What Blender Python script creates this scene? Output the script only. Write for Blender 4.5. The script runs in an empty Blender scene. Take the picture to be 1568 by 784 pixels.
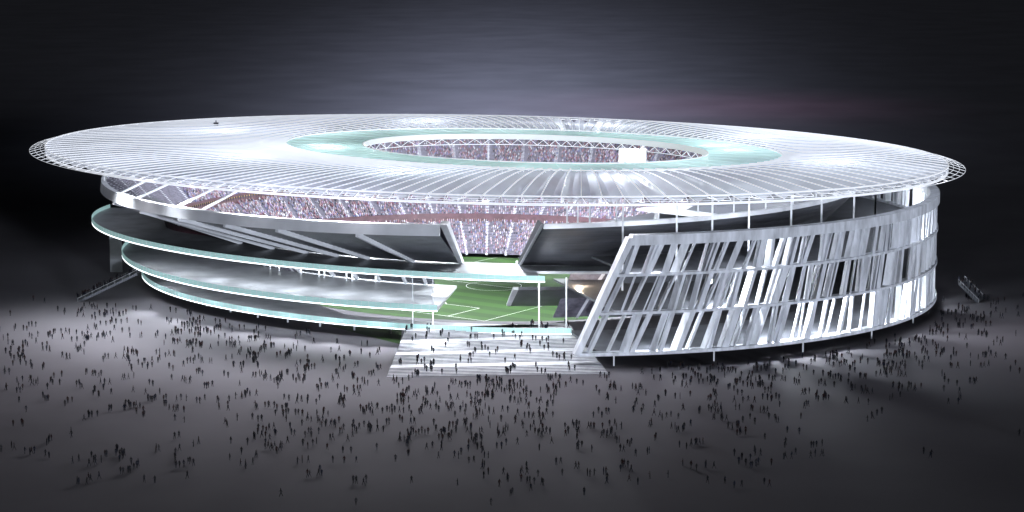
import bpy, math, random, numpy as np
from mathutils import Vector
random.seed(7); rng=np.random.default_rng(7)
scene=bpy.context.scene
scene.view_settings.view_transform='Standard'; scene.view_settings.look='None'; scene.view_settings.exposure=0
# ---------------- survey camera -----------------
F=3341.0; HC=123.0; PIT=math.radians(9.03)
cam=bpy.data.cameras.new("camera"); co=bpy.data.objects.new("camera",cam); scene.collection.objects.link(co)
co.location=(0,0,HC); co.rotation_euler=(math.pi/2-PIT,0,0)
cam.sensor_width=36; cam.lens=F/1568*36; cam.clip_start=1; cam.clip_end=60000
scene.camera=co
cp,sp=math.cos(PIT),math.sin(PIT)
def U(px,py,z):
    a=px-784; b=392-py
    dx=a; dy=F*cp+b*sp; dz=-F*sp+b*cp
    t=(z-HC)/dz
    return (dx*t,dy*t)
def P(x,y,z):
    h=z-HC
    dep=y*cp-h*sp; up=y*sp+h*cp
    return (784+F*x/dep, 392-F*up/dep)
# ---------------- ellipse fits -----------------
def fit_full(pts,z):
    q=np.array([U(*p,z) for p in pts]); m=q.mean(0); x,y=(q-m).T
    s=100.; x=x/s;y=y/s
    M=np.c_[x*x,x*y,y*y,x,y]; A,B,C,D,E_=np.linalg.lstsq(M,np.ones(len(x)),rcond=None)[0]
    phi=0.5*math.atan2(B,A-C)
    c,s_=math.cos(phi),math.sin(phi)
    x0,y0=np.linalg.solve([[2*A,B],[B,2*C]],[-D,-E_])
    k=1+A*x0*x0+B*x0*y0+C*y0*y0
    l1=A*c*c+B*c*s_+C*s_*s_; l2=A*s_*s_-B*c*s_+C*c*c
    a,b=math.sqrt(k/l1)*s,math.sqrt(k/l2)*s
    if a<b: a,b=b,a; phi+=math.pi/2
    if phi>math.pi/2: phi-=math.pi
    return x0*s+m[0],y0*s+m[1],a,b,phi
class El:
    """ellipse in plan, addressed by world polar angle about its centre"""
    def __init__(s,cx,cy,a,b,phi): s.cx,s.cy,s.a,s.b,s.phi=cx,cy,a,b,phi
    def pt(s,th,dr=0.0):
        t=th-s.phi; r=1/math.sqrt((math.cos(t)/s.a)**2+(math.sin(t)/s.b)**2)+dr
        return (s.cx+r*math.cos(th), s.cy+r*math.sin(th))
    def inside(s,x,y,dr=0):
        c,n=math.cos(s.phi),math.sin(s.phi); x-=s.cx;y-=s.cy
        return ((x*c+y*n)/(s.a+dr))**2+((-x*n+y*c)/(s.b+dr))**2<1
roofpts=[(48,218),(200,191),(400,183),(720,180),(1000,187),(1200,200),(1350,217),(1477,250),(1250,291),(1000,307),(830,312),(600,305),(400,287),(200,257),(100,236)]
r=fit_full(roofpts,45); C0=(r[0]-1.5,r[1]); ER=El(r[0]-3,r[1]-0.5,r[2]+0.3,r[3]-0.6,r[4]); PHI=ER.phi
def fit4(pts,z):
    c,n=math.cos(PHI),math.sin(PHI)
    q=np.array([U(*p,z) for p in pts]); X=(q[:,0]*c+q[:,1]*n); Y=(-q[:,0]*n+q[:,1]*c)
    mx,my=X.mean(),Y.mean(); X=(X-mx)/100;Y=(Y-my)/100
    A,B,C,D=np.linalg.lstsq(np.c_[X*X,Y*Y,X,Y],np.ones(len(X)),rcond=None)[0]
    x0,y0=-C/2/A,-D/2/B; k=1+A*x0*x0+B*y0*y0
    x1,y1=x0*100+mx,y0*100+my
    return El(x1*c-y1*n,x1*n+y1*c,math.sqrt(k/A)*100,math.sqrt(k/B)*100,PHI)
def fit2(pts):
    cx,cy=C0
    c,n=math.cos(PHI),math.sin(PHI)
    q=np.array([U(*p) for p in pts])-np.array([cx,cy]); X=(q[:,0]*c+q[:,1]*n)/100; Y=(-q[:,0]*n+q[:,1]*c)/100
    A,B=np.linalg.lstsq(np.c_[X*X,Y*Y],np.ones(len(X)),rcond=None)[0]
    return El(cx,cy,100/math.sqrt(A),100/math.sqrt(B),PHI)
ET=fit4([(415,224),(1208,239),(800,201),(600,204),(1000,208),(800,261),(620,254),(1050,260)],46)
EO=fit4([(540,227),(1093,234),(820,209),(820,249),(680,211),(950,213),(680,244),(980,248)],46)
EF=fit2([(900,540,4),(1100,528,4),(1300,503,4),(1400,480,4),(1483,435,4),(968,365,36),(1100,352,36),(1300,325,36),(1400,307,36),(1481,282,36)])
ERim=fit2([(155,265,38),(250,305,38),(400,333,38),(540,350,38),(675,345,38)])
EBase=El(*C0,106,73,PHI)
ES1=fit2([(148,340,20),(200,372,20),(350,398,20),(500,412,20),(680,418,20)])
ES2=fit2([(188,382,11.5),(250,425,11.5),(400,455,11.5),(530,466,11.5),(670,468,11.5)])
ES3=fit2([(215,422,4),(260,455,4),(400,485,4),(530,497,4),(650,500,4),(780,492,4)])
def thx(E,z,px,lo=181,hi=359,dr=0):
    best=None
    for i in range(1000):
        th=math.radians(lo+(hi-lo)*i/999); x,y=E.pt(th,dr); d=abs(P(x,y,z)[0]-px)
        if best is None or d<best[0]: best=(d,th)
    return best[1]
# ---------------- materials -----------------
def mat(name,col,rough=0.7,var=0.15,scale=0.3,emit=None,es=0,metal=0,bump=0.0,stretch=None):
    m=bpy.data.materials.new(name); m.use_nodes=True; nt=m.node_tree; b=nt.nodes['Principled BSDF']
    tc=nt.nodes.new('ShaderNodeTexCoord'); nz=nt.nodes.new('ShaderNodeTexNoise'); nz.inputs['Scale'].default_value=scale; nz.inputs['Detail'].default_value=6
    if stretch:
        mp=nt.nodes.new('ShaderNodeMapping'); mp.inputs['Scale'].default_value=stretch; nt.links.new(tc.outputs['Object'],mp.inputs[0]); nt.links.new(mp.outputs[0],nz.inputs['Vector'])
    else: nt.links.new(tc.outputs['Object'],nz.inputs['Vector'])
    mr=nt.nodes.new('ShaderNodeMapRange'); mr.inputs['From Min'].default_value=0.3; mr.inputs['From Max'].default_value=0.7
    mr.inputs['To Min'].default_value=1-var; mr.inputs['To Max'].default_value=1+var
    nt.links.new(nz.outputs['Fac'],mr.inputs['Value'])
    mx=nt.nodes.new('ShaderNodeVectorMath'); mx.operation='SCALE'; mx.inputs[0].default_value=col[:3]
    nt.links.new(mr.outputs[0],mx.inputs['Scale']); nt.links.new(mx.outputs[0],b.inputs['Base Color'])
    b.inputs['Roughness'].default_value=rough; b.inputs['Metallic'].default_value=metal
    if emit:
        b.inputs['Emission Color'].default_value=(*emit,1); b.inputs['Emission Strength'].default_value=es
    if bump:
        bp=nt.nodes.new('ShaderNodeBump'); bp.inputs['Strength'].default_value=bump; nt.links.new(nz.outputs['Fac'],bp.inputs['Height']); nt.links.new(bp.outputs[0],b.inputs['Normal'])
    return m
M_conc=mat("white_concrete",(0.66,0.67,0.70),0.6,0.12,0.15)
M_floor=mat("concourse_floor",(0.36,0.37,0.39),0.4,0.35,0.12)
M_trav=mat("travertine",(0.68,0.70,0.75),0.6,0.28,0.5,stretch=(1,1,0.25))
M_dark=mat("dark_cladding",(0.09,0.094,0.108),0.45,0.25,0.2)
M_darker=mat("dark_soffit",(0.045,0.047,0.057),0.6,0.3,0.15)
M_led=mat("led_strip",(0.8,0.8,0.8),0.5,0.02,1,emit=(0.9,0.97,1),es=2.4)
M_glassrail=mat("glass_balustrade_emissive",(0.35,0.55,0.54),0.15,0.05,0.5,emit=(0.50,0.80,0.78),es=0.38)  # glass is no lamp; its teal glow is emission put into the material
M_steel=mat("white_steel",(0.8,0.81,0.84),0.4,0.05,1)
M_rsteel=mat("roof_steel_emissive",(0.8,0.81,0.84),0.4,0.05,1,emit=(0.88,0.92,1.0),es=0.55)  # emission makes the steel look lit from behind
M_fasc=mat("roof_inner_fascia_emissive",(0.8,0.81,0.84),0.4,0.05,1,emit=(0.9,0.97,1.0),es=0.4)  # panel brightness partly comes from its own emission, not from lamps
M_seat=mat("seating_terrace",(0.14,0.13,0.17),0.7,0.3,0.8)
M_aisle=mat("aisle_concrete",(0.7,0.7,0.76),0.7,0.1,0.8)
M_fascia=mat("maroon_fascia",(0.07,0.03,0.04),0.5,0.3,0.5)
M_gold=mat("box_glazing",(0.12,0.08,0.03),0.3,0.9,0.9,emit=(1.0,0.6,0.15),es=0.14)
M_stair=mat("stair_stone",(0.56,0.57,0.60),0.7,0.2,0.4)
M_nose_shade=mat("stair_nosing_shade",(0.20,0.20,0.22),0.7,0.2,0.4)  # dark tone painting in the shadow at each riser
M_line=mat("white_paint",(0.8,0.8,0.8),0.6,0.03,1)
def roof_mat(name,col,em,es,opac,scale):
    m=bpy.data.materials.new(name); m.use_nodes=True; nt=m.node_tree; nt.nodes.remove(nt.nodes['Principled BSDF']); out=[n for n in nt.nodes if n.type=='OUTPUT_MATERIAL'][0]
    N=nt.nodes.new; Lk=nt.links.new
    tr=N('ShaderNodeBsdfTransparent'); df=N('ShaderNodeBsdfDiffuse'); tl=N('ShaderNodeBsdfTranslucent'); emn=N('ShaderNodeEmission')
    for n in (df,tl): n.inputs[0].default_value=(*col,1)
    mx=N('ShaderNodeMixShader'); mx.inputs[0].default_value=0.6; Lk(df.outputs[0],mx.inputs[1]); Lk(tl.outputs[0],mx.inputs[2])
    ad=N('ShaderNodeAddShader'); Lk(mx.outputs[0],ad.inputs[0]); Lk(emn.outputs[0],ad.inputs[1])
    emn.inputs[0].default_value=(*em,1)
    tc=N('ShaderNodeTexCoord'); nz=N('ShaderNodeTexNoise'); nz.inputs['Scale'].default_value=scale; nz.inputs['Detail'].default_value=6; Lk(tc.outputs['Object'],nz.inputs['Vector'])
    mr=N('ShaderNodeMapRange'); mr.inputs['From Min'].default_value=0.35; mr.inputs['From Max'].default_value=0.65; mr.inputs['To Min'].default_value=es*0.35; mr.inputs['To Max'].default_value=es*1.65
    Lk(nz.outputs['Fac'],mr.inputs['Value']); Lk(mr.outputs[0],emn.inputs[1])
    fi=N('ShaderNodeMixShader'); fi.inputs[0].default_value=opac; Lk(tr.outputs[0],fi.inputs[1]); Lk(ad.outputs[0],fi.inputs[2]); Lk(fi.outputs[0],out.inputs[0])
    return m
M_memb=roof_mat("emissive_membrane",(0.62,0.65,0.72),(0.82,0.87,1.0),0.20,0.74,0.03)  # patchy emission added to the fabric imitates light coming through from below
M_teal=roof_mat("teal_glass_emissive",(0.50,0.68,0.68),(0.58,0.82,0.82),0.55,0.85,0.02)  # ring glow is emission put into the glass, noise varied
M_grass=bpy.data.materials.new("pitch_grass"); M_grass.use_nodes=True
nt=M_grass.node_tree; b=nt.nodes['Principled BSDF']; b.inputs['Roughness'].default_value=0.9
tc=nt.nodes.new('ShaderNodeTexCoord'); mp=nt.nodes.new('ShaderNodeMapping'); mp.inputs['Rotation'].default_value=(0,0,math.radians(-55)); nt.links.new(tc.outputs['Object'],mp.inputs[0])
wv=nt.nodes.new('ShaderNodeTexWave'); wv.inputs['Scale'].default_value=0.03; nt.links.new(mp.outputs[0],wv.inputs[0])
cr=nt.nodes.new('ShaderNodeValToRGB'); cr.color_ramp.elements[0].position=0.45; cr.color_ramp.elements[1].position=0.55
cr.color_ramp.elements[0].color=(0.010,0.036,0.002,1); cr.color_ramp.elements[1].color=(0.018,0.058,0.004,1)
nt.links.new(wv.outputs['Fac'],cr.inputs[0]); nt.links.new(cr.outputs[0],b.inputs['Base Color'])
def attr_mat(name,rough=0.8):
    m=bpy.data.materials.new(name); m.use_nodes=True; nt=m.node_tree
    a=nt.nodes.new('ShaderNodeAttribute'); a.attribute_name='col'; nt.links.new(a.outputs['Color'],nt.nodes['Principled BSDF'].inputs['Base Color']); nt.nodes['Principled BSDF'].inputs['Roughness'].default_value=rough
    nt.nodes['Principled BSDF'].inputs['Specular IOR Level'].default_value=0.1
    return m
M_people=attr_mat("clothing"); M_spect=attr_mat("spectator_clothing")
# ---------------- mesh helpers -----------------
def empty(name,parent=None):
    o=bpy.data.objects.new(name,None); scene.collection.objects.link(o)
    if parent: o.parent=parent
    return o
def obj(name,v,f,m,parent=None):
    me=bpy.data.meshes.new(name); me.from_pydata([tuple(map(float,p)) for p in v],[],f); me.update()
    o=bpy.data.objects.new(name,me); scene.collection.objects.link(o)
    for mm in (m if isinstance(m,(list,tuple)) else [m]): me.materials.append(mm)
    if parent: o.parent=parent
    return o
def loftvf(prof,t0,t1,n,closed_prof=True,V=None,Fc=None):
    V=[] if V is None else V; Fc=[] if Fc is None else Fc
    base=len(V); full=abs(t1-t0)>2*math.pi-1e-6; k=None
    N=n if full else n+1
    for i in range(N):
        p=prof(t0+(t1-t0)*i/n); k=len(p); V.extend(p)
    for i in range(n):
        a=base+i*k; b=base+((i+1)%N)*k
        for j in range(k if closed_prof else k-1):
            j2=(j+1)%k; Fc.append((a+j,b+j,b+j2,a+j2))
    if closed_prof and not full:
        Fc.append(tuple(base+j for j in range(k))); Fc.append(tuple(base+n*k+j for j in reversed(range(k))))
    return V,Fc
def sect(*items):
    def f(th): return [(*e.pt(th,dr),z) for e,dr,z in items]
    return f
def bar(V,Fc,p,q,w,h=None):
    h=h or w; p=Vector(p);q=Vector(q); d=(q-p)
    if d.length<1e-4:return
    d.normalize(); s=d.cross(Vector((0,0,1)))
    if s.length<1e-3: s=Vector((1,0,0))
    s.normalize(); u=s.cross(d)
    b=len(V)
    for c in (p,q):
        for a1,a2 in ((-1,-1),(1,-1),(1,1),(-1,1)): V.append(tuple(c+s*a1*w/2+u*a2*h/2))
    Fc.extend([(b,b+1,b+2,b+3),(b+7,b+6,b+5,b+4)]+[(b+i,b+4+i,b+4+(i+1)%4,b+(i+1)%4) for i in range(4)])
D=math.radians
stad=empty("stadium")
# ---------------- ground -----------------
gm=mat("plaza_ground",(0.135,0.128,0.142),0.95,0.12,0.02)
gm.node_tree.nodes['Principled BSDF'].inputs['Specular IOR Level'].default_value=0.1
obj("ground",[(-30000,-2000,0),(30000,-2000,0),(30000,40000,0),(-30000,40000,0)],[(0,1,2,3)],gm)
# ---------------- pitch -----------------
gc=(-6,711)
EG=El(C0[0],C0[1]+2,72,60,PHI)
V=[(*EG.pt(D(i*3)),0.05) for i in range(120)]
obj("pitch",V,[tuple(range(120))],M_grass,stad)
ang=D(55); ld=(math.cos(ang),math.sin(ang)); wd=(math.sin(ang),-math.cos(ang))
def pp(l,w,z=0.06): return (gc[0]+ld[0]*l+wd[0]*w, gc[1]+ld[1]*l+wd[1]*w, z)
V=[];Fc=[]
def line(l0,w0,l1,w1,t=0.18):
    a=np.array(pp(l0,w0));b_=np.array(pp(l1,w1));d=b_-a;d/=np.linalg.norm(d);n=np.array([-d[1],d[0],0])*t/2
    k=len(V);V.extend([tuple(a-n),tuple(b_-n),tuple(b_+n),tuple(a+n)]);Fc.append((k,k+1,k+2,k+3))
L,W=52.5,34
for s in (-1,1):
    line(-L,s*W,L,s*W); line(s*L,-W,s*L,W)
    line(s*L,-20.1,s*(L-16.5),-20.1);line(s*L,20.1,s*(L-16.5),20.1);line(s*(L-16.5),-20.1,s*(L-16.5),20.1)
    line(s*L,-9.1,s*(L-5.5),-9.1);line(s*L,9.1,s*(L-5.5),9.1);line(s*(L-5.5),-9.1,s*(L-5.5),9.1)
    for i in range(12):
        a0=D(-53+106*i/12);a1=D(-53+106*(i+1)/12)
        line(s*(L-11-9.15*math.cos(a0)),9.15*math.sin(a0),s*(L-11-9.15*math.cos(a1)),9.15*math.sin(a1))
line(0,-W,0,W)
for i in range(40): line(9.15*math.cos(D(i*9)),9.15*math.sin(D(i*9)),9.15*math.cos(D(i*9+9)),9.15*math.sin(D(i*9+9)))
obj("pitch_markings",V,Fc,M_line,stad)
V=[];Fc=[]
for s in (-1,1):
    a=pp(s*L,-3.66);b_=pp(s*L,3.66)
    up=lambda p,h:(p[0],p[1],h)
    bar(V,Fc,a,up(a,2.44),0.15);bar(V,Fc,b_,up(b_,2.44),0.15);bar(V,Fc,up(a,2.44),up(b_,2.44),0.15)
    for k in range(9):
        w=-3.66+7.32*k/8; bar(V,Fc,pp(s*L,w,2.4),pp(s*(L+2),w,0.1),0.03)
obj("goal_frames",V,Fc,M_steel,stad)
# ---------------- stands -----------------
def mixE(a,b,t): return El(a.cx+(b.cx-a.cx)*t,a.cy+(b.cy-a.cy)*t,a.a+(b.a-a.a)*t,a.b+(b.b-a.b)*t,PHI)
rim_a=ERim.a; rim_b=ERim.b
def wfar(th):
    s=math.sin(th); t=min(1,max(0,(s+0.35)/0.5)); return t*t*(3-2*t)
tiers_far=[((74,60,1),(96,84,9.5),22),((98,86,11.5),(rim_a*0.86,rim_b*0.90,20),20),((rim_a*0.87,rim_b*0.905,22.5),(rim_a-1,rim_b-1,38),32)]
tiers_near=[((74,58,1),(84,64,8.5),22),((85,65,10.5),(EBase.a-5,EBase.b-5,17),20),((EBase.a-4,EBase.b-4,21.5),(rim_a-1.6,rim_b-1.6,38),32)]
def tierpt(k,th,t,dz=0.0):
    w=wfar(th); f0,f1,_=tiers_far[k]; n0,n1,_=tiers_near[k]
    f=[f0[i]+(f1[i]-f0[i])*t for i in range(3)]; n=[n0[i]+(n1[i]-n0[i])*t for i in range(3)]
    a,b_,z=[n[i]+(f[i]-n[i])*w for i in range(3)]
    x,y=El(*C0,a,b_,PHI).pt(th); return (x,y,z+dz)
def stepped(k):
    n=tiers_far[k][2]
    def f(th):
        out=[]
        for i in range(n):
            a=tierpt(k,th,i/n); b_=tierpt(k,th,(i+1)/n)
            out.append((a[0],a[1],b_[2])); out.append((b_[0],b_[1],b_[2]))
        return out
    return f
thL=thx(ERim,38,672); thRr=thx(ERim,38,832)
thLow0=D(215); thLow1=thx(ERim,38,960)
for k in range(3):
    if k==2: t0,t1=thRr,thL+2*math.pi
    else: t0,t1=thLow1,thLow0+2*math.pi
    V,Fc=loftvf(stepped(k),t0,t1,200,False)
    obj("terrace_%d"%k,V,Fc,M_seat,stad)
    if k>0:
        def fw(th,k=k):
            a=tierpt(k-1,th,1); b_=tierpt(k,th,0); return [(a[0],a[1],a[2]),(b_[0],b_[1],b_[2]+0.8)]
        V,Fc=loftvf(fw,thLow1,thLow0+2*math.pi,200,False)
        obj("fascia_%d"%k,V,Fc,M_fascia,stad)
V=[];Fc=[]
NA=56; aisle=[2*math.pi*i/NA for i in range(NA)]
for th in aisle:
    for k in range(3):
        n=tiers_far[k][2]; chk=(math.degrees(th)%360)
        if k==2 and math.degrees(thL)<chk<math.degrees(thRr): continue
        if k<2 and 215<chk<math.degrees(thLow1): continue
        for i in range(n):
            p0=tierpt(k,th-0.006,i/n,0); p1=tierpt(k,th+0.006,i/n,0); q0=tierpt(k,th-0.006,(i+1)/n,0); q1=tierpt(k,th+0.006,(i+1)/n,0)
            z=q0[2]+0.12; b0=len(V)
            V.extend([(p0[0],p0[1],z),(p1[0],p1[1],z),(q1[0],q1[1],z),(q0[0],q0[1],z),(p0[0],p0[1],z-0.6),(p1[0],p1[1],z-0.6)])
            Fc.extend([(b0,b0+1,b0+2,b0+3),(b0+4,b0+5,b0+1,b0)])
obj("aisles",V,Fc,M_aisle,stad)
V=[];Fc=[]; V2=[];F2=[]
for (a0,a1) in ((112,166),(10,34)):
    n=int((a1-a0)*1.4)
    for i in range(n):
        t0=D(a0+(a1-a0)*i/n); t1=D(a0+(a1-a0)*(i+0.8)/n)
        pts=[]
        for th in (t0,t1):
            p=tierpt(2,th,0); c=Vector((C0[0]-p[0],C0[1]-p[1],0)).normalized()*0.5
            pts.append((p[0]+c.x,p[1]+c.y,p[2]-2.2)); pts.append((p[0]+c.x,p[1]+c.y,p[2]-0.1))
        b0=len(V); V.extend([pts[0],pts[2],pts[3],pts[1]]); Fc.append((b0,b0+1,b0+2,b0+3))
        bar(V2,F2,pts[0],pts[1],0.5)
obj("vip_boxes",V,Fc,M_gold,stad); obj("vip_mullions",V2,F2,M_darker,stad)
def under(e0,z0,e1,z1,t0,t1,name,m,n=120,waves=22):
    def f(th):
        out=[]
        for i in range(waves):
            for (t,d) in ((i/waves,0),(i/waves+0.12/waves,0.22),(i/waves+0.6/waves,0.22),(i/waves+0.72/waves,0)):
                e=mixE(e0,e1,t); z=z0+(z1-z0)*t; out.append((*e.pt(th,d),z))
        out.append((*e1.pt(th),z1)); return out
    V,Fc=loftvf(f,t0,t1,n,False); return obj(name,V,Fc,m,stad)
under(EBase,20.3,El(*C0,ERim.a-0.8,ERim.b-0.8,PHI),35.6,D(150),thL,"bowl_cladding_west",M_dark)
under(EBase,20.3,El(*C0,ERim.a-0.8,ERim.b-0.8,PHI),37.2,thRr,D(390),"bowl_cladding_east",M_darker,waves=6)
V,Fc=loftvf(sect((ERim,0,38.5),(ERim,0.4,35.4),(ERim,-1.2,35.4),(ERim,-1.6,38.5)),D(140),thL,160); obj("rim_beam_west",V,Fc,M_conc,stad)
V,Fc=loftvf(sect((ERim,0,38.5),(ERim,0,37.2),(ERim,-1.2,37.2),(ERim,-1.2,38.5)),thRr,D(400),160); obj("rim_beam_east",V,Fc,M_conc,stad)
V,Fc=loftvf(sect((ERim,0.6,38.7),(EBase,1.0,20.2),(EBase,-3.5,20.2),(ERim,-6,38.7)),thL,thL+0.016,1); obj("cut_wall_west",V,Fc,M_conc,stad)
V,Fc=loftvf(sect((ERim,0.3,38.6),(EBase,0.6,20.2),(EBase,-3.5,20.2),(ERim,-8,38.6)),thRr-0.004,thRr,1); obj("cut_wall_east",V,Fc,M_dark,stad)
V,Fc=loftvf(sect((ERim,0.9,38.6),(EBase,1.2,20.2),(EBase,0.2,20.2),(ERim,-0.1,38.6)),thRr-0.006,thRr+0.001,1); obj("cut_wall_east_trim",V,Fc,M_conc,stad)
V=[];Fc=[]
for x in (160,175,215,275,345,425,548):
    th=thx(ERim,37,x); bar(V,Fc,(*ERim.pt(th,0.2),35.5),(*EBase.pt(th,0.7),20.4),0.9,1.8)
obj("bowl_ribs",V,Fc,M_conc,stad)
EB2=El(*C0,EBase.a-14,EBase.b-9,PHI)
th_lo_end=thx(EBase,15,655)
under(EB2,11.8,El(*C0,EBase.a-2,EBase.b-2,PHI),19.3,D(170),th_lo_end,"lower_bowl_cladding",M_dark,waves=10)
V=[];Fc=[]
for x in (300,360,420,480,520,560,605,640):
    th=thx(EBase,15,x); bar(V,Fc,(*EBase.pt(th,-1.5),19.2),(*EB2.pt(th,0.6),11.9),0.7,1.4)
obj("lower_ribs",V,Fc,M_conc,stad)
# ---------------- west slabs -----------------
th1e=thx(ES1,20,835); th2e=thx(ES2,11.5,670); th3e=thx(ES3,4,875)
thmid=thx(ES3,4,500)
def s3in(th):
    t=min(1,max(0,(th-D(200))/(thmid-D(200)))); return -(40+(11-40)*t)
def slab(name,Eo,inner,z,t0,t1):
    V,Fc=loftvf(lambda th:[(*Eo.pt(th),z),(*Eo.pt(th),z-0.7),(*inner(th),z-0.7),(*inner(th),z)],t0,t1,180); obj(name,V,Fc,M_floor,stad)
    V,Fc=loftvf(sect((Eo,0.02,z+1.15),(Eo,0.12,z+1.15),(Eo,0.12,z-0.35),(Eo,0.02,z-0.35)),t0,t1,180); obj(name+"_glass_balustrade",V,Fc,M_glassrail,stad)
    V,Fc=loftvf(sect((Eo,0.03,z-0.4),(Eo,0.15,z-0.4),(Eo,0.15,z-0.72),(Eo,0.03,z-0.72)),t0,t1,180); obj(name+"_led",V,Fc,M_led,stad)
    V=[];Fc=[]; n=int((t1-t0)*45)
    for i in range(n):
        th=t0+(t1-t0)*i/n; x,y=Eo.pt(th,0.2); bar(V,Fc,(x,y,z-0.3),(x,y,z+1.2),0.07)
    obj(name+"_rail_posts",V,Fc,M_steel,stad)
slab("concourse_upper",ES1,lambda th:EBase.pt(th,-4),20,D(160),th1e)
slab("concourse_middle",ES2,lambda th:EB2.pt(th,-2),11.5,D(160),th2e)
slab("concourse_lower",ES3,lambda th:ES3.pt(th,s3in(th)),4,D(160),th3e)
V=[];Fc=[]; V2=[];F2=[]
for px in (428,441,474,500,508,541,549,583):
    th=thx(EB2,12,px); x,y=EB2.pt(th,3.0); bar(V,Fc,(x,y,12.3),(x,y,13.9),0.30,0.30); bar(V2,F2,(x,y,11.5),(x,y,12.25),0.4)
obj("light_totem_lenses",V,Fc,M_led,stad); obj("light_totem_bases",V2,F2,M_steel,stad)
# ---------------- east facade -----------------
zl=[4,15,25.5,36]
th_top=thx(EF,36,968,271,359); th_bot=thx(EF,4,884,250,350); thE=D(360+65)
dth=th_top-th_bot
def fth(s,v): return th_top+s*(thE-th_top)-(1-v)*dth*max(0,1-s*1.5)**2.0
def fpt(s,v,dr,off=0.0):
    th=fth(s,v)+off/max(60,0.5*(EF.a+EF.b)); return (*EF.pt(th,dr),4+32*v)
def band(name,z0,z1,dr0,dr1,m=M_trav):
    v0=(z0-4)/32; v1=(z1-4)/32; n=160;V=[];Fc=[]
    for i in range(n+1):
        s=i/n; V.extend([fpt(s,v0,dr0),fpt(s,v1,dr0),fpt(s,v1,dr1),fpt(s,v0,dr1)])
    for i in range(n):
        for j in range(4): Fc.append((4*i+j,4*i+4+j,4*i+4+(j+1)%4,4*i+(j+1)%4))
    Fc.append((0,1,2,3)); Fc.append((4*n+3,4*n+2,4*n+1,4*n)); obj(name,V,Fc,m,stad)
band("facade_crown",33.6,36.4,0.35,-2.6)
band("facade_band_a",25.1,25.8,0.15,-2.5); band("facade_band_b",14.7,15.4,0.15,-2.5); band("facade_sill",3.4,4.3,0.3,-2.6)
V=[];Fc=[]
per=0.5*(EF.a+EF.b)*(thE-th_top)
for ti in range(3):
    v0=(zl[ti]+0.3-4)/32; v1=((zl[ti+1]-0.4 if ti<2 else 33.8)-4)/32
    pos=3.0
    while pos<per-2:
        s=pos/per; w=random.choice([0.35,0.4,0.5,0.6,0.8,1.0,1.4,2.0]); dep=random.uniform(1.2,2.2)
        tw=random.gauss(-0.15,0.5); tilt=random.gauss(0,0.28)
        b0=len(V)
        for v,to in ((v0,-tilt),(v1,tilt)):
            for dr,o in ((-0.05-random.random()*0.4,0),(-dep,tw)):
                for sg in (-1,1): V.append(fpt(s,v,dr,to+o+sg*w/2*(1 if dr>-0.6 else 0.6)))
        a,b_,c,d,e,f,g,h=range(b0,b0+8)
        Fc.extend([(a,b_,f,e),(b_,d,h,f),(d,c,g,h),(c,a,e,g),(a,c,d,b_),(e,f,h,g)])
        pos+=w+random.choice([0.6,1.1,1.7,2.5,3.6])*(1+0.6*s)
obj("facade_fins",V,Fc,M_trav,stad)
V=[];Fc=[]
n=12
for i in range(n+1):
    v=0.99*i/n
    for dr in (0.4,-2.6):
        for o in (-0.9,0.9): V.append(fpt(0,v,dr,o))
for i in range(n):
    b0=4*i
    for (a,b_) in ((0,1),(1,3),(3,2),(2,0)): Fc.append((b0+a,b0+b_,b0+4+b_,b0+4+a))
Fc.append((0,2,3,1)); Fc.append((4*n,4*n+1,4*n+3,4*n+2))
obj("facade_end_fin",V,Fc,M_trav,stad)
for i,(z,ein,t0) in enumerate(((25,mixE(EBase,ERim,0.32),fth(0.02,0.66)),(14.6,EB2,fth(0.02,0.33)),(3.6,mixE(EB2,EF,0.4),fth(0.02,0.02)))):
    V,Fc=loftvf(sect((EF,-2.8,z+0.3),(EF,-2.8,z-0.3),(ein,0.8,z-0.3),(ein,0.8,z+0.3)),t0,D(360+50),140); obj("east_concourse_%d"%i,V,Fc,M_dark,stad)
V,Fc=loftvf(sect((EBase,10,20.2),(EBase,10,19.4),(EBase,-8,19.4),(EBase,-8,20.2)),thx(EBase,20,795),D(400),140); obj("east_upper_slab",V,Fc,M_floor,stad)
V,Fc=loftvf(sect((EBase,2,20),(EBase,-6,4)),thx(EBase,12,945),D(400),120,False); obj("east_concourse_wall",V,Fc,M_dark,stad)
thc=thx(EBase,12,795)
c1=El(*C0,90,74,PHI); c2=El(*C0,74,58,PHI)
def cutp(th): return [(*c1.pt(th),13.5),(*c2.pt(th),5.5),(*c2.pt(th),4.9),(*c1.pt(th),12.6)]
V,Fc=loftvf(cutp,thc,thx(EBase,12,950),30); obj("lower_stand_cut",V,Fc,M_dark,stad)
V,Fc=loftvf(cutp,thc-0.02,thc,1); obj("lower_stand_edge",V,Fc,M_conc,stad)
V=[];Fc=[]
def col(x,y,z0,z1,w=0.5): bar(V,Fc,(x,y,z0),(x,y,z1),w)
for px in (862,878,895,935,1010,1060,1112,1172,1215,1262,1320,1370):
    th=thx(ERim,38,px,271,359,-6)
    if px<900: x,y=ERim.pt(th,-1); col(x,y,38.5,44.2,0.4)
    else: x,y=ERim.pt(th,3.5); col(x,y,20,44.2,0.5)
for px,z1 in ((828,19.3),(872,19.3)):
    th=thx(ES3,4,px); x,y=ES3.pt(th,-3); col(x,y,0,z1,0.42)
for k in range(12):
    th=fth(0.03+0.95*k/12,0); x,y=EF.pt(th,-3); col(x,y,0,3.4,0.4)
for k in range(12):
    th=D(185)+k*(th3e-D(185))/12; x,y=ES3.pt(th,-9); col(x,y,0,3.3,0.5)
for px in (620,655):
    th=thx(ES2,11.5,px); x,y=ES2.pt(th,-9); col(x,y,4,10.8,0.3); col(x,y,11.5,19.2,0.25)
obj("columns",V,Fc,M_steel,stad)
V=[];Fc=[]
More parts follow.
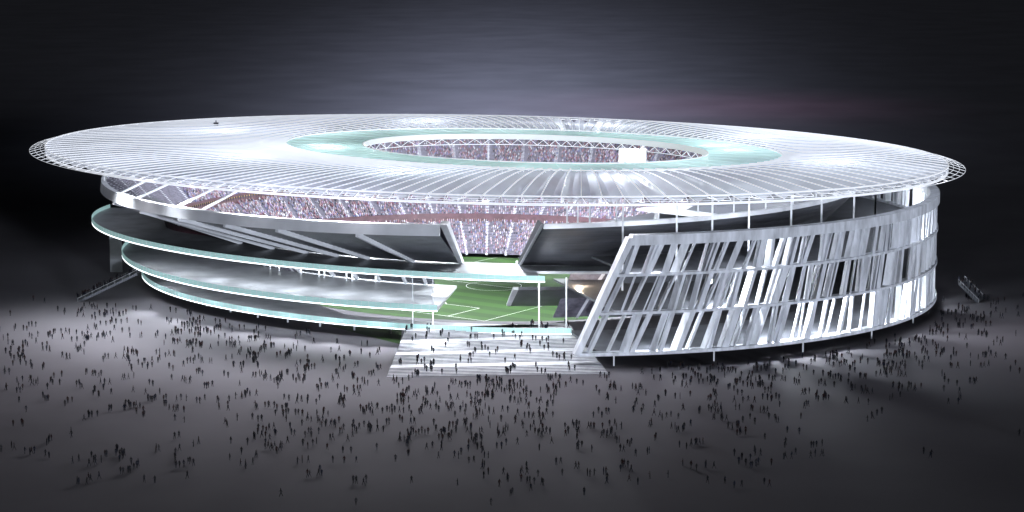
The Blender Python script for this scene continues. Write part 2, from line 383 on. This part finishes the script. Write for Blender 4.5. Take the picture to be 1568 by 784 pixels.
for px in (175,200,262,300):
    th=thx(ERim,38,px); x,y=ERim.pt(th,-2); th2=th-0.10; x2,y2=ER.pt(th2,-30); bar(V,Fc,(x,y,38),(x2,y2,44),0.6)
for k in range(60):
    if math.degrees(thL)-70<6*k<math.degrees(thRr)+5 : continue
    th=D(6*k); x,y=ERim.pt(th,-1); bar(V,Fc,(x,y,38),(x,y,44.2),0.35)
obj("roof_struts",V,Fc,M_steel,stad)
# ---------------- roof -----------------
NB=144
def zr(u): return 45.0+1.5*(1-u)+1.2*math.sin(math.pi*(1-u))
def rp(u,th,dz=0.0):
    a=ET.pt(th); b_=ER.pt(th,-2.5); return (a[0]+(b_[0]-a[0])*u,a[1]+(b_[1]-a[1])*u,zr(u)+dz)
V=[];Fc=[];NR=14
for i in range(NB*2):
    th=math.pi*i/NB; s=0.8 if i%2 else -0.8
    for j in range(NR+1):
        u=j/NR; V.append(rp(u,th,s*min(1,0.25+u)))
for i in range(NB*2):
    a=i*(NR+1); b_=((i+1)%(NB*2))*(NR+1)
    for j in range(NR): Fc.append((a+j,b_+j,b_+j+1,a+j+1))
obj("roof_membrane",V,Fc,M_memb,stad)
V=[];Fc=[]
for i in range(NB):
    th=math.pi*(2*i+1)/NB
    pr=rp(0,th,0.6)
    for j in range(1,9):
        q=rp(j/8,th,0.95); bar(V,Fc,pr,q,0.24); pr=q
    x,y=ER.pt(th,2.5); bar(V,Fc,pr,(x,y,44.6),0.14)
    if i%2==0:
        nseg=9
        def dep(u): return -0.6-3.0*math.sin(math.pi*min(1,max(0,(1-u))))**0.7
        pb=rp(0.05,th,dep(0.05))
        for j in range(1,nseg+1):
            u=0.05+0.95*j/nseg; q=rp(u,th,dep(u)); bar(V,Fc,pb,q,0.24); t=rp(u-0.475/nseg,th,0.5)
            bar(V,Fc,pb,t,0.15); bar(V,Fc,t,q,0.15); pb=q
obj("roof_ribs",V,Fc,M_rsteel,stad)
V=[];Fc=[]
def tube(E,dr,z,w): loftvf(sect((E,dr-w/2,z-w/2),(E,dr+w/2,z-w/2),(E,dr+w/2,z+w/2),(E,dr-w/2,z+w/2)),0,2*math.pi,240,True,V,Fc)
for dr,z,w in ((2.6,44.6,0.12),(0.8,44.9,0.11),(-1.0,45.2,0.11),(-2.6,45.9,0.35),(-3,43.6,0.6)): tube(ER,dr,z,w)
obj("roof_ring_tubes",V,Fc,M_rsteel,stad)
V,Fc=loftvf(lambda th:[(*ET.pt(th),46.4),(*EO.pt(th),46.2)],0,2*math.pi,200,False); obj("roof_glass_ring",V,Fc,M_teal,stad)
V=[];Fc=[]
for i in range(60):
    th=D(i*6+3); bar(V,Fc,(*ET.pt(th),46.5),(*EO.pt(th),46.35),0.12)
obj("roof_glass_ring_mullions",V,Fc,M_teal,stad)
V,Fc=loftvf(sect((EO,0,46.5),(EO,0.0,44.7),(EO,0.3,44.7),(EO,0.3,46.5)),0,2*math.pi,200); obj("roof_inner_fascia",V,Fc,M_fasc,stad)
V=[];Fc=[]
for i in range(60):
    th=D(i*6); p=(*EO.pt(th,0.2),44.6); q=(*EO.pt(th+D(3),0.2),42.8); r2=(*EO.pt(th+D(6),0.2),44.6)
    bar(V,Fc,p,q,0.16); bar(V,Fc,q,r2,0.16); bar(V,Fc,q,(*EO.pt(th+D(9),0.2),42.8),0.2)
obj("roof_inner_truss",V,Fc,M_rsteel,stad)
V,Fc=loftvf(sect((ET,0.4,46.8),(ET,0.4,46.5),(ET,-0.1,46.5),(ET,-0.1,46.8)),0,2*math.pi,200); obj("roof_middle_beam",V,Fc,M_rsteel,stad)
x,y=EO.pt(D(48),12); V=[];Fc=[]
for i in range(4): bar(V,Fc,(x-4.4+2.3*i,y+2-0.7*i,39.5),(x-4.4+2.3*i+2.0,y+2-0.7*i-0.6,39.5),0.6,4.6)
obj("scoreboard",V,Fc,M_led,stad)
V=[];Fc=[]
for sx in (-3.5,3.5): bar(V,Fc,(x+sx,y+0.5,41.7),(x+sx,y+0.5,46),0.3)
obj("scoreboard_hangers",V,Fc,M_steel,stad)
cx_,cy_=U(331,197,46); V=[];Fc=[]; bar(V,Fc,(cx_-0.8,cy_,47.4),(cx_+0.8,cy_,47.4),1.6,1.6); bar(V,Fc,(cx_,cy_,48.2),(cx_,cy_,49),0.3); obj("roof_cabin",V,Fc,M_darker,stad)
# ---------------- entrance stairs -----------------
bl=U(592,578,0); br=U(932,573,0); tl=U(622,503,4); tr=U(868,494,4)
ns=28
treads=[]; acc=0
for i in range(ns): treads.append(1.0 if (i+1)%7 else 4.2)
tot=sum(treads); ts=[0]
for w_ in treads: acc+=w_; ts.append(acc/tot)
V=[];Fc=[]
def sL(t): return Vector((bl[0]+(tl[0]-bl[0])*t,bl[1]+(tl[1]-bl[1])*t,0))
def sR(t): return Vector((br[0]+(tr[0]-br[0])*t,br[1]+(tr[1]-br[1])*t,0))
for i in range(ns):
    z=4*(i+1)/ns
    for t in (ts[i],ts[i+1]):
        V.append((*sL(t)[:2],z)); V.append((*sR(t)[:2],z))
for i in range(ns):
    b0=4*i; Fc.append((b0,b0+1,b0+3,b0+2))
    if i: Fc.append((b0-2,b0-1,b0+1,b0))
k=len(V); V.extend([(bl[0],bl[1],0),(br[0],br[1],0),(tl[0],tl[1],0),(tr[0],tr[1],0)])
Fc.append((k,k+1,1,0)); Fc.append((k,k+2,4*ns-2)); Fc.append((k+1,k+3,4*ns-1))
est=empty("entrance_stairs"); obj("treads",V,Fc,M_stair,est)
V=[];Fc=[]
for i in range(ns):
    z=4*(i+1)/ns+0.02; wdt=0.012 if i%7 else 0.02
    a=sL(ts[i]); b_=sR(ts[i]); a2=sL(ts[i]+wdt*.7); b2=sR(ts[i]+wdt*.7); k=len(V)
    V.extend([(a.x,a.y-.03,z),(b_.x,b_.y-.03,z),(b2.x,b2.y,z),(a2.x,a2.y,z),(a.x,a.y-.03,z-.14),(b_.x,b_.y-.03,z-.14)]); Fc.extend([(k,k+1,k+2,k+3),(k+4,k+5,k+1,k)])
obj("nosing_shade_strips",V,Fc,M_nose_shade,est)  # grey strips drawn where the risers would be in shadow
lw=[U(505,499,0.02),U(555,500,0.02),U(616,503,0.02),U(612,527,0.02)]
obj("lawn",[(*p,0.02) for p in lw],[(0,1,2,3)],M_grass)
def side_stair(name,p0,z0,p1,w,n=24):
    e=empty(name); V=[];Fc=[]
    d=Vector((p1[0]-p0[0],p1[1]-p0[1],0)); L_=d.length; d.normalize(); s=Vector((-d.y,d.x,0))*w/2
    for i in range(n):
        z=z0*(i+1)/n
        for q in (i/n,(i+1)/n):
            c=Vector((p0[0],p0[1],0))+d*L_*q
            V.extend([(*(c-s)[:2],z),(*(c+s)[:2],z),(*(c-s)[:2],max(0,z-0.8)),(*(c+s)[:2],max(0,z-0.8))])
    for i in range(n):
        b0=8*i; Fc.extend([(b0,b0+1,b0+5,b0+4),(b0+2,b0+6,b0+7,b0+3),(b0,b0+4,b0+6,b0+2),(b0+1,b0+3,b0+7,b0+5)])
        if i: Fc.append((b0-4,b0-3,b0+1,b0))
    obj("steps",V,Fc,M_dark,e)
    V=[];Fc=[]
    for sg in (-1,1):
        a=Vector((p0[0],p0[1],1.1))+s*sg; b_=a+d*L_+Vector((0,0,z0)); bar(V,Fc,a,b_,0.12)
        for k in range(9):
            c=a+(b_-a)*k/8; bar(V,Fc,c-Vector((0,0,1.1)),c,0.08)
    obj("handrail",V,Fc,M_floor,e)
sA=(U(122,459,0),9,U(212,416,9)); side_stair("side_staircase",*sA,7)
sB=(U(1503,461,0),6,U(1472,430,6)); side_stair("side_staircase",*sB,7)
px_=U(178,403,3); V=[];Fc=[]; bar(V,Fc,(px_[0],px_[1],0),(px_[0],px_[1],19),4,1.2); obj("support_wall",V,Fc,M_floor,stad)
# ---------------- people -----------------
def person(stride,armL,armR,lean=0.0,name="p"):
    hz=0.93; sh=1.43
    vs=[(0,0,hz),(0,lean*.3,1.18),(0,lean*.6,1.38),(0,lean*.8,1.5),(0,lean*.9+0.01,1.62),(0,lean*.9+.01,1.72)]
    rr=[(.15,.11),(.13,.10),(.17,.11),(.055,.055),(.085,.095),(.07,.08)]
    ed=[(0,1),(1,2),(2,3),(3,4),(4,5)]
    for s,st,ar in ((-1,stride,armL),(1,-stride,armR)):
        k=len(vs); vs+= [(s*.10,0,hz-.06),(s*.10,st*.22+.02,.49),(s*.10,st*.40-(.05 if st<0 else 0),.08),(s*.11,st*.40+.13,.04)]
        rr+=[(.095,.10),(.06,.065),(.042,.045),(.04,.03)]; ed+=[(0,k),(k,k+1),(k+1,k+2),(k+2,k+3)]
        k=len(vs); vs+=[(s*.19,lean*.6,sh-.03),(s*.24,lean*.5+ar*.10-.02,1.14),(s*.24,lean*.5+ar*.32+.03,.90+abs(ar)*.12),(s*.235,lean*.5+ar*.36+.05,.80+abs(ar)*.14)]
        rr+=[(.06,.06),(.045,.045),(.032,.032),(.035,.02)]; ed+=[(2,k),(k,k+1),(k+1,k+2),(k+2,k+3)]
    me=bpy.data.meshes.new(name); me.from_pydata(vs,ed,[]); o=bpy.data.objects.new(name,me); scene.collection.objects.link(o)
    o.modifiers.new("s",'SKIN')
    for i,r_ in enumerate(rr): me.skin_vertices[0].data[i].radius=r_; me.skin_vertices[0].data[i].use_root=(i==0)
    ss=o.modifiers.new("u",'SUBSURF'); ss.levels=1
    dg=bpy.context.evaluated_depsgraph_get(); dg.update(); ev=o.evaluated_get(dg).to_mesh()
    v=np.array([x.co[:] for x in ev.vertices]); f=[tuple(p.vertices) for p in ev.polygons]
    bpy.data.objects.remove(o); return v,np.array([q if len(q)==4 else q+(q[-1],) for q in f])
variants=[person(0.9,-.8,.8,.05),person(.5,-.4,.5,.03),person(0,0,0,0),person(-.8,.9,-.5,.05),person(0.1,1.0,.1,0),person(.3,.1,1.0,.02)]
def merge(name,insts,bases,colf,m,parent=None):
    VV=[];FF=[];CC=[];off=0
    for (bi,x,y,z,rot,sc) in insts:
        v,f=bases[bi]; c,s=math.cos(rot),math.sin(rot)
        w=np.empty_like(v); w[:,0]=(v[:,0]*c-v[:,1]*s)*sc+x; w[:,1]=(v[:,0]*s+v[:,1]*c)*sc+y; w[:,2]=v[:,2]*sc+z
        VV.append(w);FF.append(f+off);off+=len(v);CC.append(colf(v))
    VV=np.concatenate(VV);FF=np.concatenate(FF);CC=np.concatenate(CC)
    me=bpy.data.meshes.new(name); me.vertices.add(len(VV)); me.vertices.foreach_set('co',VV.ravel())
    nf=len(FF); me.loops.add(nf*4); me.loops.foreach_set('vertex_index',FF.ravel().astype(np.int32)); me.polygons.add(nf)
    me.polygons.foreach_set('loop_start',np.arange(nf,dtype=np.int32)*4); me.polygons.foreach_set('loop_total',np.full(nf,4,dtype=np.int32))
    me.update(calc_edges=True); me.validate()
    if len(me.vertices)==len(VV):
        at=me.color_attributes.new('col','FLOAT_COLOR','POINT'); at.data.foreach_set('color',np.c_[CC,np.ones(len(CC))].ravel())
    me.materials.append(m); o=bpy.data.objects.new(name,me); scene.collection.objects.link(o)
    if parent:o.parent=parent
    return o
def pcol(v):
    c=np.tile(np.array(random.choice([(.008,.008,.010),(.012,.012,.016),(.02,.008,.008),(.008,.010,.02),(.02,.02,.024)])),(len(v),1))
    c[v[:,2]<0.9]=random.choice([(.007,.007,.009),(.010,.012,.02)]); c[v[:,2]>1.55]=random.choice([(.05,.03,.02),(.012,.008,.007),(.02,.014,.01)]); return c
ins=[]
blobs=[(60,545,60,35,90),(150,500,90,22,90),(330,520,130,28,230),(430,570,120,28,150),(250,610,130,30,90),(560,600,90,25,70),(700,610,90,25,120),(820,600,80,18,90),(760,650,130,20,140),(560,670,130,22,70),(420,680,120,30,70),(250,720,90,18,40),(1130,560,130,25,170),(1300,530,130,25,150),(1450,500,70,25,100),(1230,610,120,25,80),(1080,640,110,25,80),(1000,690,130,25,60),(800,725,130,22,50),(1120,720,70,20,25),(1520,470,30,12,30),(1400,600,110,40,40),(100,620,100,40,30)]
def instairs(x,y): return bl[1]-1.5<y<tl[1]+2 and bl[0]-2<x<br[0]+2
for cx,cy,sx,sy,n in blobs:
    k=0
    while k<n:
        px=random.gauss(cx,sx); py=random.gauss(cy,sy*1.2); g=random.choice([1,1,2,2,3,4])
        if py<455 or py>775 or px<-20 or px>1590: continue
        x,y=U(px,py,0)
        if EF.inside(x,y,2) and (x>30 or ES3.inside(x,y,3)): continue
        if instairs(x,y) or ES3.inside(x,y,3): continue
        dr=random.uniform(0,6.28)
        for q in range(g):
            ins.append((random.randrange(6),x+random.gauss(0,1.0),y+random.gauss(0,1.3),0,dr+random.gauss(0,.3),random.uniform(.95,1.15))); k+=1
for i in range(60):
    t=random.random()*0.97; g=random.random()
    for q in range(random.choice([1,2,3,4])):
        t2=min(.97,max(0,t+random.gauss(0,.03))); g2=min(.99,max(0.01,g+random.gauss(0,.012)))
        pt_=sL(t2)*(1-g2)+sR(t2)*g2
        si=max(i_ for i_ in range(ns) if ts[i_]<=t2); z=4*(si+1)/ns
        ins.append((random.randrange(6),pt_.x,pt_.y,z,random.choice([0,3.14])+random.gauss(0,.4),random.uniform(.95,1.12)))
for (p0,z0,p1) in (sA,sB):
    for i in range(75 if z0==9 else 30):
        t=random.random(); z=z0*(int(t*24)+1)/24; ins.append((random.randrange(6),p0[0]+(p1[0]-p0[0])*t+random.uniform(-2,2),p0[1]+(p1[1]-p0[1])*t+random.uniform(-2,2),z,random.uniform(0,6.28),1))
merge("crowd_of_people",ins,variants,pcol,M_people)
def boxv(x0,x1,y0,y1,z0,z1,tx=1.0):
    v=[]
    for z,k in ((z0,1),(z1,tx)):
        v+=[(x0*k,y0,z),(x1*k,y0,z),(x1*k,y1,z),(x0*k,y1,z)]
    return v
def qf(o): return [(o+3,o+2,o+1,o),(o+4,o+5,o+6,o+7)]+[(o+i,o+(i+1)%4,o+4+(i+1)%4,o+4+i) for i in range(4)]
sv=np.array(boxv(-.2,.2,-.12,.12,.4,1.0,.9)+boxv(-.1,.1,-.1,.1,1.02,1.3,.8)+boxv(-.18,.18,-.5,-.1,.35,.55)); sf=np.array(qf(0)+qf(8)+qf(16))
pal=[(.34,.18,.22),(.24,.10,.14),(.45,.42,.5),(.6,.6,.66),(.18,.2,.36),(.3,.3,.4),(.07,.07,.1),(.48,.36,.40),(.36,.28,.46),(.16,.13,.16),(.26,.26,.34)]
def scol(v):
    c=np.tile(np.array(random.choice(pal)),(len(v),1)); c[8:16]=(.34,.25,.21); return c
ins=[]
for k in range(3):
    n=tiers_far[k][2]
    for i in range(n):
        th=D(15)
        while th<D(160):
            x,y,z=tierpt(k,th,(i+0.5)/n); z=tierpt(k,th,(i+1)/n)[2]
            r_=math.hypot(x-C0[0],y-C0[1]); th+=random.choice([.75,.75,1.5])/r_
            da=((th/(2*math.pi/NA)+.5)%1)-.5
            if abs(da)*(2*math.pi/NA)<0.010: continue
            if random.random()<0.12: continue
            ins.append((0,x,y,z-0.1,math.atan2(C0[1]-y,C0[0]-x)+math.pi/2,random.uniform(.95,1.1)))
merge("seated_spectators",ins,[(sv,sf)],scol,M_spect,stad)
# ---------------- lights -----------------
def pl(name,loc,p,colr=(0.88,0.94,1),r=0.4):
    l=bpy.data.lights.new(name,'POINT'); l.energy=p; l.color=colr; l.shadow_soft_size=r; o=bpy.data.objects.new(name,l); o.location=loc; scene.collection.objects.link(o); o.parent=stad; return o
def spot(name,loc,tgt,p,ang,colr=(0.9,0.95,1),blend=1,r=2):
    l=bpy.data.lights.new(name,'SPOT'); l.energy=p; l.color=colr; l.spot_size=D(ang); l.spot_blend=blend; l.shadow_soft_size=r
    o=bpy.data.objects.new(name,l); o.location=loc; o.rotation_euler=(Vector(tgt)-Vector(loc)).to_track_quat('-Z','Y').to_euler(); scene.collection.objects.link(o); o.parent=stad; return o
for i in range(10):
    th=D(i*36+5); x,y=EO.pt(th,3); x2,y2=EO.pt(th,25); spot("roof_floodlight",(x,y,41),(x2,y2,0),150000,160,blend=.4,r=0.8)
for i in range(8):
    th=D(i*45+20); x,y=mixE(ET,ER,.35).pt(th); pl("roof_glow_fill",(x,y,38.5),14000,r=0.8)  # added point lights, no visible fittings, for a glow through the membrane
for a_ in (172,180,-4,8):
    x,y=mixE(EO,ET,.5).pt(D(a_)); pl("roof_glow_fill",(x,y,42),4500,r=0.8)  # extra points added to brighten both ends of the glass ring
for i in range(10):
    th=D(195)+(th1e-D(195))*i/9
    x,y=ES1.pt(th,-5); pl("soffit_lamp_upper",(x,y,18.0),2000+2600*min(1,i/4),r=.3)
    if th<th2e: x,y=ES2.pt(th,-6); pl("soffit_lamp_middle",(x,y,9.4),2400,r=.3)
for i in range(8):
    th=D(205)+(th2e-D(205))*i/7; x,y=ES2.pt(th,0.3); x2,y2=ES2.pt(th,13); spot("plinth_lamp",(x,y,10.2),(x2,y2,0),26000,115,r=.5)
for s,v,pw in ((.03,.8,6000),(.10,.5,30000),(.06,.15,9000),(.16,.22,32000),(.205,.25,32000),(.12,.85,7000),(.33,.7,8000),(.42,.3,12000),(.5,.8,8000),(.30,.2,16000)):
    x,y,z=fpt(s,v,-5); pl("concourse_lamp",(x,y,z),pw,r=.4)
x,y=EBase.pt(thx(EBase,15,880),4); pl("soffit_lamp_east",(x,y,16),4500,(1,.80,.55),r=.4)
spot("stair_fill",(-5,574,43.5),(-8,598,0),80000,75,r=4)  # pair of fill spots added at the roof edge to brighten the stairs
spot("stair_fill",(14,574,43.5),(12,598,0),80000,75,r=4)
for d_,p_,o_ in ((250,230000,5),(238,280000,4),(225,280000,4),(210,150000,3)):
    x,y=ER.pt(D(d_),1); x2,y2=ER.pt(D(d_),o_); spot("plaza_fill",(x,y,42.5),(x2,y2,0),p_,115,r=6)  # fill spots added along the roof edge for a soft pool on the ground
for d_,p_,o_ in ((240,170000,45),(255,170000,45),(270,110000,50),(285,70000,50),(218,150000,45),(330,60000,40)):
    x,y=ER.pt(D(d_),3); x2,y2=ER.pt(D(d_),o_); spot("forecourt_fill",(x,y,46),(x2,y2,0),p_,125,(0.95,.93,1),r=6)  # wide fill spots added to lift the foreground ground brightness
Y=1130.
while Y<5000:
    z=0.105*Y+8; Lr=0.22*(1290/Y)**2.3; p=Lr/0.00216*z*z*1.5*0.42
    spot("horizon_glow_fill",(-5,Y,z),(-5,Y+1,0),p,140,(0.68,0.77,1),r=20); Y*=1.13  # unseen spots hung above the ground behind, added for the backdrop glow
spot("horizon_glow_fill",(105,1380,150),(105,1381,0),2.6e5,110,(1,.42,.72),r=20)  # unseen pink spot added to tint the backdrop at upper right
facade_fill=bpy.data.lights.new("facade_fill",'SUN'); facade_fill.energy=2.1; facade_fill.angle=D(4); facade_fill.color=(0.80,0.87,1); mo=bpy.data.objects.new("facade_fill",facade_fill); scene.collection.objects.link(mo)  # low sun lamp added as fill on the facade fins
mo.rotation_euler=Vector((-0.42,0.88,-0.07)).to_track_quat('-Z','Y').to_euler()
w=bpy.data.worlds.new("World"); scene.world=w; w.use_nodes=True; nt=w.node_tree
sk=nt.nodes.new('ShaderNodeTexSky'); sk.sky_type='NISHITA'; sk.sun_disc=False; sk.sun_elevation=D(5); sk.sun_rotation=D(155); nt.links.new(sk.outputs[0],nt.nodes['Background'].inputs[0]); nt.nodes['Background'].inputs[1].default_value=0.002
